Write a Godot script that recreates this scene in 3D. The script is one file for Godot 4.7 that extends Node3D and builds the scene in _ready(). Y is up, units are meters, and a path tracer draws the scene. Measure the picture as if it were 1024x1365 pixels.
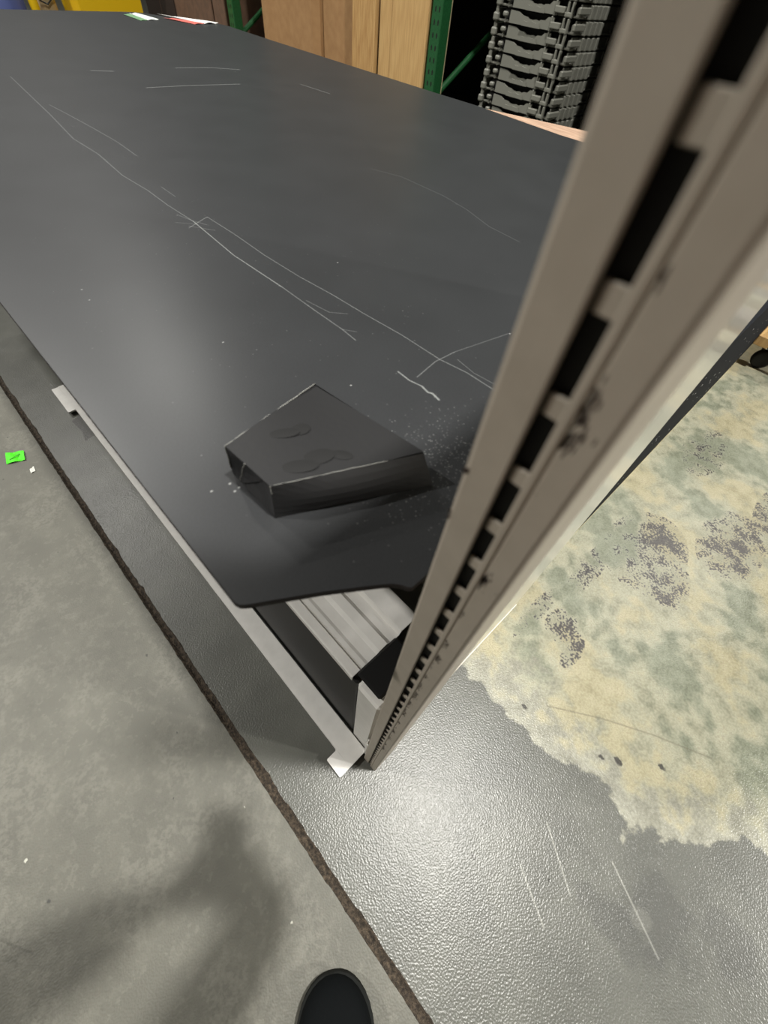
extends Node3D
# World: y up, metres. Origin on the floor plumb under the phone; -z runs along the table, +x across it.

var rng := RandomNumberGenerator.new()
var M := {}
var lamp_at := [Vector3(0.84, 6.0, 0.77), Vector3(1.9, 6.0, -7.4), Vector3(-3.0, 6.0, -14.5), Vector3(6.8, 6.0, 1.5), Vector3(-3.2, 6.0, -4.0), Vector3(4.8, 6.0, 7.3), Vector3(-0.25, 6.0, -6.6)]  # the lamp behind the person is added to brighten panel and post end
var lamp_power := [50.0, 15.0, 20.0, 18.0, 48.0, 115.0, 22.0]

func _ready() -> void:
	rng.seed = 7
	var cam := Camera3D.new(); cam.name = "camera"
	cam.transform = Transform3D(Basis(Vector3(0.72286328, 0.07635517, 0.68675947), Vector3(0.524386, 0.58661327, -0.61717437), Vector3(-0.44998667, 0.80625974, 0.38400161)), Vector3(0, 0.97, 0))
	var lens := CameraAttributesPhysical.new()
	lens.frustum_focal_length = 9.6540
	lens.frustum_near = 0.02; lens.frustum_far = 60.0
	lens.frustum_focus_distance = 0.75
	lens.exposure_aperture = 4.5
	cam.attributes = lens
	cam.fov = 102.365; cam.near = 0.02; cam.far = 60.0
	add_child(cam); cam.current = true
	var env := Environment.new()
	env.background_mode = Environment.BG_COLOR
	env.background_color = Color(0.02, 0.02, 0.02)
	env.tonemap_mode = Environment.TONE_MAPPER_LINEAR
	env.tonemap_exposure = 0.78
	env.sdfgi_enabled = true; env.ssao_enabled = true; env.ssil_enabled = true
	var we := WorldEnvironment.new(); we.name = "environment"; we.environment = env
	add_child(we)
	materials()
	lamps()
	building()
	base_frame()
	upright()
	end_panel()
	black_board()
	table_board()
	rubber_block()
	table_papers()
	floor_litter()
	rack()
	rack_goods()
	far_goods()
	dolly()
	person()

# ---------------------------------------------------------------- helpers
func numbered(n: String) -> String:
	if not has_node(n): return n
	var i := 1
	while has_node("%s_%03d" % [n, i]): i += 1
	return "%s_%03d" % [n, i]

func thing(called: String, label: String, category: String, at := Vector3.ZERO, group := "") -> Node3D:
	var o := Node3D.new(); o.name = numbered(called); add_child(o)
	o.position = at
	meta(o, label, category, group)
	return o

func meta(o: Node, label: String, category := "", group := "", kind := "") -> void:
	if label: o.set_meta("label", label)
	if category: o.set_meta("category", category)
	if group: o.set_meta("group", group)
	if kind: o.set_meta("kind", kind)

func ST(smooth := false) -> SurfaceTool:
	var st := SurfaceTool.new(); st.begin(Mesh.PRIMITIVE_TRIANGLES)
	st.set_smooth_group(0 if smooth else -1)
	return st

func obj(called: String, st: SurfaceTool, m: Material, parent: Node = self) -> MeshInstance3D:
	st.generate_normals()
	var o := MeshInstance3D.new(); o.mesh = st.commit()
	o.mesh.surface_set_material(0, m)
	o.name = numbered(called) if parent == self else called
	parent.add_child(o, true)
	return o

func more(o: MeshInstance3D, st: SurfaceTool, m: Material) -> void:
	st.generate_normals()
	st.commit(o.mesh)
	o.mesh.surface_set_material(o.mesh.get_surface_count() - 1, m)

func vtx(st: SurfaceTool, p: Vector3) -> void:
	st.set_uv(Vector2(p.x, p.z)); st.add_vertex(p)

func tri(st: SurfaceTool, a: Vector3, b: Vector3, c: Vector3) -> void:   # a, b, c counter-clockwise seen from outside
	vtx(st, a); vtx(st, c); vtx(st, b)

func quad(st: SurfaceTool, a: Vector3, b: Vector3, c: Vector3, d: Vector3) -> void:
	tri(st, a, b, c); tri(st, a, c, d)

func box(st: SurfaceTool, c: Vector3, s: Vector3, ch := 0.002, b := Basis.IDENTITY) -> void:
	var h := s / 2.0
	ch = minf(ch, minf(h.x, minf(h.y, h.z)) * 0.9)
	var P := func(x: float, y: float, z: float) -> Vector3: return c + b * Vector3(x, y, z)
	var i := h - Vector3(ch, ch, ch)
	for s1 in [-1.0, 1.0]:
		var fl: bool = s1 < 0
		var faces := [
			[P.call(s1 * h.x, -i.y, -i.z), P.call(s1 * h.x, i.y, -i.z), P.call(s1 * h.x, i.y, i.z), P.call(s1 * h.x, -i.y, i.z)],
			[P.call(-i.x, s1 * h.y, -i.z), P.call(-i.x, s1 * h.y, i.z), P.call(i.x, s1 * h.y, i.z), P.call(i.x, s1 * h.y, -i.z)],
			[P.call(-i.x, -i.y, s1 * h.z), P.call(i.x, -i.y, s1 * h.z), P.call(i.x, i.y, s1 * h.z), P.call(-i.x, i.y, s1 * h.z)]]
		for f in faces:
			if fl: quad(st, f[3], f[2], f[1], f[0])
			else: quad(st, f[0], f[1], f[2], f[3])
		for s2 in [-1.0, 1.0]:
			var e := [
				[P.call(s1 * h.x, s2 * i.y, -i.z), P.call(s1 * i.x, s2 * h.y, -i.z), P.call(s1 * i.x, s2 * h.y, i.z), P.call(s1 * h.x, s2 * i.y, i.z)],
				[P.call(-i.x, s1 * h.y, s2 * i.z), P.call(-i.x, s1 * i.y, s2 * h.z), P.call(i.x, s1 * i.y, s2 * h.z), P.call(i.x, s1 * h.y, s2 * i.z)],
				[P.call(s2 * i.x, -i.y, s1 * h.z), P.call(s2 * h.x, -i.y, s1 * i.z), P.call(s2 * h.x, i.y, s1 * i.z), P.call(s2 * i.x, i.y, s1 * h.z)]]
			for f in e:
				if s1 * s2 > 0: quad(st, f[0], f[1], f[2], f[3])
				else: quad(st, f[3], f[2], f[1], f[0])
			for s3 in [-1.0, 1.0]:
				var a: Vector3 = P.call(s1 * h.x, s2 * i.y, s3 * i.z)
				var d: Vector3 = P.call(s1 * i.x, s2 * h.y, s3 * i.z)
				var g: Vector3 = P.call(s1 * i.x, s2 * i.y, s3 * h.z)
				if s1 * s2 * s3 > 0: tri(st, a, d, g)
				else: tri(st, a, g, d)

func extr(st: SurfaceTool, poly: PackedVector2Array, z0: float, z1: float, t := Transform3D.IDENTITY, caps := true) -> void:
	if Geometry2D.is_polygon_clockwise(poly): poly.reverse()   # Godot calls a polygon clockwise in y-down axes
	var area := 0.0
	for i in poly.size(): area += poly[i].cross(poly[(i + 1) % poly.size()])
	if area < 0: poly.reverse()
	var n := poly.size()
	for i in n:
		var a := poly[i]; var b := poly[(i + 1) % n]
		quad(st, t * Vector3(a.x, a.y, z0), t * Vector3(b.x, b.y, z0), t * Vector3(b.x, b.y, z1), t * Vector3(a.x, a.y, z1))
	if not caps: return
	var ids := Geometry2D.triangulate_polygon(poly)
	for k in range(0, ids.size(), 3):
		var a := poly[ids[k]]; var b := poly[ids[k + 1]]; var c := poly[ids[k + 2]]
		if (b - a).cross(c - a) < 0:
			var s := b; b = c; c = s
		tri(st, t * Vector3(a.x, a.y, z1), t * Vector3(b.x, b.y, z1), t * Vector3(c.x, c.y, z1))
		tri(st, t * Vector3(a.x, a.y, z0), t * Vector3(c.x, c.y, z0), t * Vector3(b.x, b.y, z0))

func inset(poly: PackedVector2Array, d: float) -> PackedVector2Array:
	var area := 0.0
	var n := poly.size()
	for i in n: area += poly[i].cross(poly[(i + 1) % n])
	var out := PackedVector2Array()
	for i in n:
		var e0 := (poly[i] - poly[(i + n - 1) % n]).normalized()
		var e1 := (poly[(i + 1) % n] - poly[i]).normalized()
		var n0 := Vector2(-e0.y, e0.x) * signf(area); var n1 := Vector2(-e1.y, e1.x) * signf(area)
		var m := (n0 + n1).normalized()
		out.append(poly[i] + m * d / maxf(0.3, m.dot(n0)))
	return out

func tube(st: SurfaceTool, pts: Array, r: float, n := 10) -> void:
	var rings := []
	for i in pts.size():
		var d: Vector3 = ((pts[mini(i + 1, pts.size() - 1)] as Vector3) - (pts[maxi(i - 1, 0)] as Vector3)).normalized()
		var u := d.cross(Vector3.UP if absf(d.y) < 0.9 else Vector3.RIGHT).normalized()
		var v := d.cross(u)
		var ring := []
		for k in n: ring.append((pts[i] as Vector3) + (u * cos(TAU * k / n) + v * sin(TAU * k / n)) * r)
		rings.append(ring)
	for i in pts.size() - 1:
		for k in n:
			var k2 := (k + 1) % n
			quad(st, rings[i][k], rings[i][k2], rings[i + 1][k2], rings[i + 1][k])
	for k in n:
		var k2 := (k + 1) % n
		tri(st, pts[0], rings[0][k2], rings[0][k])
		tri(st, pts[-1], rings[-1][k], rings[-1][k2])

func lathe(st: SurfaceTool, prof: Array, n: int, t: Transform3D) -> void:   # prof: Vector2(radius, height), upwards
	for i in prof.size() - 1:
		for k in n:
			var a0 := TAU * k / n; var a1 := TAU * (k + 1) / n
			var p: Vector2 = prof[i]; var q: Vector2 = prof[i + 1]
			quad(st, t * Vector3(p.x * cos(a1), p.y, p.x * sin(a1)), t * Vector3(p.x * cos(a0), p.y, p.x * sin(a0)), t * Vector3(q.x * cos(a0), q.y, q.x * sin(a0)), t * Vector3(q.x * cos(a1), q.y, q.x * sin(a1)))

func mat(c: Color, rough := 0.6, metal := 0.0, spec := 0.5) -> StandardMaterial3D:
	var m := StandardMaterial3D.new()
	m.albedo_color = c; m.roughness = rough; m.metallic = metal; m.metallic_specular = spec
	return m

func noise(seed_: int, freq: float, oct := 4, type := FastNoiseLite.TYPE_SIMPLEX_SMOOTH) -> FastNoiseLite:
	var f := FastNoiseLite.new()
	f.seed = seed_; f.frequency = freq; f.noise_type = type
	f.fractal_type = FastNoiseLite.FRACTAL_FBM; f.fractal_octaves = oct
	return f

func bumpy(m: StandardMaterial3D, freq: float, cm: float, tiles: float, oct := 3) -> StandardMaterial3D:
	m.heightmap_enabled = true
	m.heightmap_texture = ImageTexture.create_from_image(noise(11, freq, oct).get_seamless_image(512, 512))
	m.heightmap_scale = cm
	m.uv1_triplanar = true; m.uv1_world_triplanar = true; m.uv1_scale = Vector3.ONE * tiles
	return m

func mottle(m: StandardMaterial3D, seed_: int, freq: float, a: Color, b: Color, tiles: Vector3, oct := 4, world := true) -> StandardMaterial3D:
	var im := noise(seed_, freq, oct).get_seamless_image(512, 512)
	im.convert(Image.FORMAT_RGB8)
	var d := im.get_data()
	for i in range(0, d.size(), 3):
		var t := d[i] / 255.0
		d[i] = int(255 * lerpf(a.r, b.r, t)); d[i + 1] = int(255 * lerpf(a.g, b.g, t)); d[i + 2] = int(255 * lerpf(a.b, b.b, t))
	m.albedo_color = Color.WHITE
	m.albedo_texture = ImageTexture.create_from_image(Image.create_from_data(512, 512, false, Image.FORMAT_RGB8, d))
	m.uv1_triplanar = true; m.uv1_world_triplanar = world; m.uv1_scale = tiles
	return m

func materials() -> void:
	M.white_metal = mottle(mat(Color.WHITE, 0.38), 3, 0.02, Color(0.89, 0.88, 0.86), Color(0.93, 0.92, 0.90), Vector3.ONE * 3.0)
	M.beige_metal = mottle(mat(Color.WHITE, 0.45), 4, 0.02, Color(0.69, 0.65, 0.595), Color(0.73, 0.69, 0.635), Vector3.ONE * 4.0)
	M.gloss_white = mat(Color(0.95, 0.93, 0.885), 0.14)
	M.slot_dark = mat(Color(0.06, 0.055, 0.05), 0.7)
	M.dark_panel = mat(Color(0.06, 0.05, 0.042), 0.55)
	M.black_plastic = mat(Color(0.035, 0.033, 0.035), 0.45)
	M.black_rubber = bumpy(mat(Color(0.13, 0.13, 0.135), 0.5), 0.05, 0.006, 6.0)
	M.board_edge = mat(Color(0.12, 0.10, 0.10), 0.7)
	M.board_black = mat(Color(0.16, 0.165, 0.18), 0.75, 0.0, 0.15)
	M.cream_edge = mat(Color(0.75, 0.70, 0.55), 0.6)
	M.worn = mat(Color(0.62, 0.62, 0.60), 0.8)
	M.green_steel = mottle(mat(Color.WHITE, 0.45), 9, 0.03, Color(0.10, 0.30, 0.16), Color(0.15, 0.40, 0.22), Vector3.ONE * 5.0)
	M.card = mottle(mat(Color.WHITE, 0.85), 21, 0.012, Color(0.62, 0.47, 0.31), Color(0.68, 0.53, 0.36), Vector3.ONE * 2.0)
	M.card_dull = mottle(mat(Color.WHITE, 0.85), 22, 0.012, Color(0.36, 0.28, 0.22), Color(0.44, 0.33, 0.26), Vector3.ONE * 2.0)
	M.wood = mottle(mat(Color.WHITE, 0.7), 23, 0.02, Color(0.66, 0.49, 0.29), Color(0.84, 0.69, 0.46), Vector3(9.0, 0.5, 9.0))
	M.wood_pale = mottle(mat(Color.WHITE, 0.7), 24, 0.02, Color(0.74, 0.58, 0.37), Color(0.86, 0.72, 0.49), Vector3(6.0, 0.4, 6.0))
	M.pallet_wood = mottle(mat(Color.WHITE, 0.8), 25, 0.02, Color(0.62, 0.50, 0.42), Color(0.80, 0.68, 0.58), Vector3(8.0, 8.0, 0.8))
	M.grey_plastic = mat(Color(0.50, 0.50, 0.465), 0.42)
	M.black_wrap = bumpy(mat(Color(0.03, 0.03, 0.035), 0.35), 0.03, 0.6, 2.0)
	M.yellow = mat(Color(0.93, 0.76, 0.03), 0.5)
	M.blue = mat(Color(0.33, 0.38, 0.60), 0.6)
	M.steel = mat(Color(0.55, 0.55, 0.54), 0.3, 0.9)
	M.zinc = mat(Color(0.45, 0.45, 0.40), 0.45, 0.3)
	M.tyre = mat(Color(0.06, 0.06, 0.06), 0.6)
	M.wall = mat(Color(0.42, 0.42, 0.40), 0.9)
	M.ceiling = mat(Color(0.5, 0.5, 0.48), 0.9)

# ---------------------------------------------------------------- light
func lamps() -> void:
	for i in lamp_at.size():
		var p: Vector3 = lamp_at[i]
		var t := thing("ceiling_lamp", ["square white high bay lamp hanging above the slotted post", "square white high bay lamp above the middle of the long black table", "square white high bay lamp beyond the far end of the black table", "square white high bay lamp over the stained floor beyond the dolly", "square white high bay lamp over the empty floor left of the table", "added unseen high bay lamp behind the person, brightening the cream panel", "square white high bay lamp directly over the left edge of the black table"][i], "lamp", p)
		var st := ST(); box(st, Vector3(0, 0.06, 0), Vector3(0.5, 0.08, 0.5), 0.01); obj("housing", st, M.white_metal, t)
		st = ST(); box(st, Vector3(0, 0.012, 0), Vector3(0.26, 0.015, 0.26), 0.004)
		var glow := mat(Color(0.9, 0.9, 0.88), 0.5); glow.emission_enabled = true; glow.emission = Color(1.0, 0.97, 0.9); glow.emission_energy_multiplier = 2.0
		obj("diffuser", st, glow, t)
		for s in [-0.18, 0.18]:
			st = ST(); box(st, Vector3(0, 0.3, s), Vector3(0.02, 0.4, 0.02), 0.003); obj("hanger", st, M.steel, t)
		var l := AreaLight3D.new(); l.name = "lamp_light"
		l.area_size = Vector2(0.24, 0.24); l.light_energy = lamp_power[i]; l.light_color = Color(1.0, 0.99, 0.965)
		l.area_range = 40.0; l.area_attenuation = 2.0; l.shadow_enabled = true
		l.rotation = Vector3(-PI / 2, 0, 0); l.position = Vector3(0, -0.01, 0)
		t.add_child(l)

# ---------------------------------------------------------------- building
func structure(called: String, st: SurfaceTool, m: Material) -> MeshInstance3D:
	var o := obj(called, st, m); o.set_meta("kind", "structure"); return o

func slab(st: SurfaceTool, x0: float, x1: float, z0: float, z1: float, y0 := -0.2, y1 := 0.0) -> void:
	var t := [Vector3(x0, y1, z1), Vector3(x1, y1, z1), Vector3(x1, y1, z0), Vector3(x0, y1, z0)]
	var b := [Vector3(x0, y0, z1), Vector3(x1, y0, z1), Vector3(x1, y0, z0), Vector3(x0, y0, z0)]
	for k in 6:
		var f: Array = [t, [b[3], b[2], b[1], b[0]], [b[0], b[1], t[1], t[0]], [b[1], b[2], t[2], t[1]], [b[2], b[3], t[3], t[2]], [b[3], b[0], t[0], t[3]]][k]
		for q in [0, 2, 1, 0, 3, 2]:
			var v: Vector3 = f[q]
			st.set_uv(Vector2(v.x, v.z)); st.set_uv2(Vector2((v.x - x0) / (x1 - x0), (v.z - z0) / (z1 - z0)))
			st.add_vertex(v)

func concrete_material(seed_: int, a: Color, b: Color, rough: float) -> StandardMaterial3D:
	var m := mottle(mat(Color.WHITE, rough), seed_, 0.012, a, b, Vector3.ONE * 1.1, 6)
	m.heightmap_enabled = true
	m.heightmap_texture = ImageTexture.create_from_image(noise(seed_ + 5, 0.22, 3).get_seamless_image(1024, 1024))
	m.heightmap_scale = 0.05
	return m

func floor_material(base: StandardMaterial3D, detail: ImageTexture) -> StandardMaterial3D:
	var m: StandardMaterial3D = base.duplicate()
	if detail:
		m.detail_enabled = true; m.detail_albedo = detail; m.detail_uv_layer = BaseMaterial3D.DETAIL_UV_2
		m.detail_blend_mode = BaseMaterial3D.BLEND_MODE_MIX
	return m

func bytes(seed_: int, freq: float, oct: int, w: int, h: int) -> PackedByteArray:
	return noise(seed_, freq, oct).get_image(w, h).get_data()

func right_floor_texture() -> ImageTexture:   # x -0.075 .. 3.125, z -2.0 .. 0.9
	var W := 1792; var H := 1624
	var x0 := -0.075; var z0 := -2.0; var px := 3.2 / W
	var n1 := bytes(101, 0.006, 4, W, H); var n2 := bytes(102, 0.03, 4, W, H); var n3 := bytes(103, 0.22, 3, W, H)
	var d := PackedByteArray(); d.resize(W * H * 4); d.fill(0)
	var grime := [[0.64, 0.09, 0.05, 0.045], [0.60, 0.14, 0.05, 0.02], [1.03, 0.13, 0.16, 0.11], [1.25, 0.30, 0.16, 0.09], [0.96, 0.22, 0.10, 0.06], [1.60, 0.09, 0.16, 0.07], [0.62, 0.02, 0.10, 0.02], [1.5, 0.4, 0.2, 0.1], [0.85, 0.05, 0.12, 0.03]]
	var j0 := int((-0.45 - z0) / px)
	for j in range(j0, H):
		var z := z0 + (j + 0.5) * px
		var xb := 0.385 + maxf(0.0, z - 0.40) * 0.75 + maxf(0.0, 0.02 - z) * 0.3
		var fade := smoothstep(-0.45, -0.30, z)
		for i in W:
			var x := x0 + (i + 0.5) * px
			var k := j * W + i
			var a := n1[k] / 255.0; var b := n2[k] / 255.0; var c := n3[k] / 255.0
			var dx := x - xb + (a - 0.5) * 0.10 + (b - 0.5) * 0.05 + (c - 0.5) * 0.008
			if dx < -0.01: continue
			var s := smoothstep(-0.004, 0.008, dx)
			# pale wash, then cream with tan and green-grey patches
			var cr := 0.61; var cg := 0.605; var cb := 0.55
			var u := smoothstep(0.03, 0.12, dx + (b - 0.5) * 0.12)
			var tan := smoothstep(0.50, 0.75, a + (b - 0.5) * 0.5)
			var green := smoothstep(0.48, 0.25, a + (b - 0.5) * 0.3)
			cr = lerpf(cr, 0.64 + 0.02 * tan - 0.10 * green, u); cg = lerpf(cg, 0.634 + 0.0 * tan - 0.08 * green, u); cb = lerpf(cb, 0.552 - 0.03 * tan - 0.07 * green, u)
			var sp := (b - 0.5) * 0.17 + (c - 0.5) * 0.15 - 0.05 * smoothstep(0.15, 0.55, z)
			cr += sp; cg += sp; cb += sp
			var g := 0.0
			for q in grime:
				var ex: float = (x - q[0]) / q[2]; var ez: float = (z - q[1]) / q[3]
				g = maxf(g, 1.0 - (ex * ex + ez * ez))
			if g > 0.0:
				var f := smoothstep(0.575, 0.67, c * 0.52 + b * 0.48 + (a - 0.5) * 0.25 + 0.11 * g)
				f *= 0.85
				cr = lerpf(cr, 0.25, f); cg = lerpf(cg, 0.24, f); cb = lerpf(cb, 0.25, f)
			if c + b * 0.6 > 1.06 + 0.2 * (1.0 - u):
				cr *= 0.88; cg *= 0.87; cb *= 0.86
			var o := k * 4
			d[o] = clampi(int(cr * 255), 0, 255); d[o + 1] = clampi(int(cg * 255), 0, 255); d[o + 2] = clampi(int(cb * 255), 0, 255); d[o + 3] = int(255 * s * fade)
	var im := Image.create_from_data(W, H, false, Image.FORMAT_RGBA8, d)
	var P := func(x: float, z: float) -> Vector2: return Vector2((x - x0) / px, (z - z0) / px)
	stroke(im, [P.call(0.45, 0.165), P.call(0.52, 0.265), P.call(0.575, 0.36), P.call(0.629, 0.472)], 0.8, Color(0.42, 0.40, 0.33), 0.45)
	# dark square patch by the far foot tab
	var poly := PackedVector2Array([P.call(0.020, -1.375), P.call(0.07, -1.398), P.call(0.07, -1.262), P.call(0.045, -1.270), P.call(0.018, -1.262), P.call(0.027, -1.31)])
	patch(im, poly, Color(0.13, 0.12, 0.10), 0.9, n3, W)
	# worn grey smears on the bare concrete
	for q in [[0.30, 0.50, 0.07, 0.06], [0.235, 0.45, 0.03, 0.09], [0.36, 0.60, 0.05, 0.05]]:
		smear(im, P.call(q[0], q[1]), q[2] / px, q[3] / px, Color(0.27, 0.27, 0.26), 0.40, n2, W)
	smear(im, P.call(0.275, 0.475), 0.02 / px, 0.02 / px, Color(0.45, 0.45, 0.42), 0.5, n2, W)
	for q in [[0.27, 0.28, 0.21, 0.37], [0.31, 0.40, 0.25, 0.52], [0.18, 0.28, 0.14, 0.36]]:
		stroke(im, [P.call(q[0], q[1]), P.call(q[2], q[3])], 0.9, Color(0.72, 0.72, 0.69), 0.45)
	for q in [[0.126, 0.213, 2.4], [0.33, 0.19, 1.2], [0.2, 0.33, 1.0], [0.41, 0.13, 2.5], [0.45, 0.30, 2.2], [0.47, 0.33, 4.0], [0.53, 0.40, 3.0]]:
		smear(im, P.call(q[0], q[1]), q[2], q[2] * 1.5, Color(0.2, 0.19, 0.17), 0.9, n3, W)
	return ImageTexture.create_from_image(im)

func left_floor_texture() -> ImageTexture:   # x -1.0 .. -0.087, z -2.0 .. 0.4
	var W := 640; var H := 1680
	var px := 0.913 / W
	var n1 := bytes(201, 0.008, 5, W, H); var n2 := bytes(202, 0.05, 3, W, H); var n3 := bytes(203, 0.15, 2, W, H)
	var im := Image.create(W, H, false, Image.FORMAT_RGBA8)
	var d := im.get_data()
	for j in H:
		var fz := minf(smoothstep(0.0, 60.0, float(j)), smoothstep(float(H), H - 60.0, float(j)))
		for i in W:
			var k := j * W + i
			var a := n1[k] / 255.0 + (n2[k] / 255.0 - 0.5) * 0.25
			var al := 0.0; var c := 0.0
			if a > 0.52: al = minf(0.10, (a - 0.52) * 0.5); c = 0.58
			elif a < 0.46: al = minf(0.16, (0.46 - a) * 0.8); c = 0.30
			var gr := (n3[k] + n2[k]) / 510.0 - 0.5
			if absf(gr) > 0.06 and al < 0.12: al += minf(0.07, (absf(gr) - 0.06) * 0.7); c = lerpf(c, 0.62 if gr > 0.0 else 0.24, 0.7)
			al *= fz * smoothstep(0.0, 60.0, float(i))
			d[k * 4] = int(c * 255); d[k * 4 + 1] = int(c * 250); d[k * 4 + 2] = int(c * 232); d[k * 4 + 3] = int(al * 255)
	im = Image.create_from_data(W, H, false, Image.FORMAT_RGBA8, d)
	var P := func(x: float, z: float) -> Vector2: return Vector2((x + 1.0) / px, (z + 2.0) / px)
	for k in 26:
		var p: Vector2 = P.call(rng.randf_range(-0.7, -0.1), rng.randf_range(-1.6, 0.2))
		var c := 0.8 if k % 3 == 0 else 0.2
		smear(im, p, rng.randf_range(1.0, 2.2), rng.randf_range(1.0, 2.6), Color(c, c, c * 0.93), 0.8, n3, W)
	stroke(im, [P.call(-0.56, -0.33), P.call(-0.50, -0.25), P.call(-0.47, -0.20)], 1.0, Color(0.22, 0.21, 0.18), 0.4, 0.8)
	return ImageTexture.create_from_image(im)

func stroke(im: Image, pts: Array, r: float, col: Color, alpha: float, broken := 0.35) -> void:
	for s in pts.size() - 1:
		var a: Vector2 = pts[s]; var b: Vector2 = pts[s + 1]
		var n := maxi(1, int(a.distance_to(b) / 0.5))
		for q in n:
			var p := a.lerp(b, float(q) / n)
			var al := alpha * (1.0 - broken * rng.randf())
			var R := int(ceil(r)) + 1
			for dy in range(-R, R + 1):
				for dx in range(-R, R + 1):
					var x := int(p.x) + dx; var y := int(p.y) + dy
					if x < 0 or y < 0 or x >= im.get_width() or y >= im.get_height(): continue
					var w := clampf(r + 0.5 - Vector2(x + 0.5, y + 0.5).distance_to(p), 0.0, 1.0) * al
					if w > 0.01: blend(im, x, y, col, w * 0.8 / maxf(1.0, r * 1.8))

func blend(im: Image, x: int, y: int, col: Color, w: float) -> void:
	var o := im.get_pixel(x, y)
	if o.a < 0.01: im.set_pixel(x, y, Color(col.r, col.g, col.b, w)); return
	var al := o.a + (1.0 - o.a) * w
	var c := o.lerp(col, w / al if o.a < 0.99 else w); c.a = al
	im.set_pixel(x, y, c)

func smear(im: Image, p: Vector2, rx: float, ry: float, col: Color, alpha: float, n: PackedByteArray, w: int) -> void:
	for y in range(maxi(0, int(p.y - ry * 1.3)), mini(im.get_height(), int(p.y + ry * 1.3) + 2)):
		for x in range(maxi(0, int(p.x - rx * 1.3)), mini(im.get_width(), int(p.x + rx * 1.3) + 2)):
			var e := Vector2((x + 0.5 - p.x) / rx, (y + 0.5 - p.y) / ry).length()
			var v := n[y * w + x] / 255.0 - 0.5
			var a := smoothstep(1.1, 0.6, e + v * 0.8) * alpha
			if a > 0.02: blend(im, x, y, col, a)

func patch(im: Image, poly: PackedVector2Array, col: Color, alpha: float, n: PackedByteArray, w: int) -> void:
	var lo := poly[0]; var hi := poly[0]
	for p in poly: lo = lo.min(p); hi = hi.max(p)
	for y in range(int(lo.y), int(hi.y) + 1):
		for x in range(int(lo.x), int(hi.x) + 1):
			if Geometry2D.is_point_in_polygon(Vector2(x, y), poly): blend(im, x, y, col, alpha * (0.8 + 0.4 * (n[y * w + x] / 255.0 - 0.5)))

func building() -> void:
	M.concrete = concrete_material(31, Color(0.34, 0.342, 0.32), Color(0.405, 0.407, 0.38), 0.33)
	M.concrete_warm = concrete_material(32, Color(0.37, 0.365, 0.332), Color(0.425, 0.42, 0.382), 0.55)
	var fl := Node3D.new(); fl.name = "floor"; add_child(fl); fl.set_meta("kind", "structure")
	meta(fl, "worn grey concrete floor with a sawn joint and cream stained patch")
	# left slab
	var st := ST(); slab(st, -1.0, -0.087, -2.0, 0.4)
	var o := obj("slab", st, floor_material(M.concrete_warm, left_floor_texture()), fl)
	st = ST(); slab(st, -8.0, -1.0, -18.0, 8.0); slab(st, -1.0, -0.087, -18.0, -2.0); slab(st, -1.0, -0.087, 0.4, 8.0)
	more(o, st, M.concrete_warm)
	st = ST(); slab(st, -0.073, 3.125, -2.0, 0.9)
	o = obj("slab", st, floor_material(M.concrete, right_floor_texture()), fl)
	st = ST(); slab(st, 3.125, 9.0, -18.0, 8.0); slab(st, -0.073, 3.125, -18.0, -2.0); slab(st, -0.073, 3.125, 0.9, 8.0)
	more(o, st, M.concrete)
	# the sawn joint: ragged lips and dirt inside
	var f := noise(77, 9.0, 3); var g := noise(78, 30.0, 3)
	st = ST(true)
	var rows := []
	for k in 1101:
		var z := -4.0 + k * 0.005
		var l := -0.0878 - 0.0025 * absf(f.get_noise_2d(z, 0.0)) - 0.002 * maxf(0.0, g.get_noise_2d(z, 3.0))
		var r := -0.0722 + 0.005 * maxf(0.0, f.get_noise_2d(z, 9.0)) + 0.003 * maxf(0.0, g.get_noise_2d(z, 5.0))
		var dp := -0.006 + 0.004 * g.get_noise_2d(z * 2.0, 7.0)
		rows.append([Vector3(l, -0.0003, z), Vector3(l + 0.0006, 0.0003, z), Vector3(-0.0868, 0.0002, z), Vector3(-0.084, dp, z), Vector3(-0.080, dp - 0.001, z), Vector3(-0.076, dp, z), Vector3(-0.0732, 0.0002, z), Vector3(r - 0.0006, 0.0003, z), Vector3(r, -0.0003, z)])
	for k in 1100:
		for c in 8: quad(st, rows[k + 1][c], rows[k + 1][c + 1], rows[k][c + 1], rows[k][c])
	o = obj("joint_filler", st, bumpy(mottle(mat(Color.WHITE, 0.9), 41, 0.035, Color(0.06, 0.05, 0.04), Color(0.46, 0.40, 0.33), Vector3.ONE * 6.0), 0.1, 0.4, 6.0), fl)
	meta(o, "dark dirt packed in the floor joint")
	st = ST(); slab(st, -8.2, 9.2, -18.2, 8.2, 6.5, 6.7); structure("ceiling", st, M.ceiling)
	st = ST(); slab(st, -8.2, -8.0, -18.2, 8.2, 0.0, 6.5); structure("wall_left", st, M.wall)
	st = ST(); slab(st, 9.0, 9.2, -18.2, 8.2, 0.0, 6.5); structure("wall_right", st, M.wall)
	st = ST(); slab(st, -8.0, 9.0, -18.2, -18.0, 0.0, 6.5); structure("wall_back", st, M.wall)
	st = ST(); slab(st, -8.0, 9.0, 8.0, 8.2, 0.0, 6.5); structure("wall_front", st, M.wall)

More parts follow.
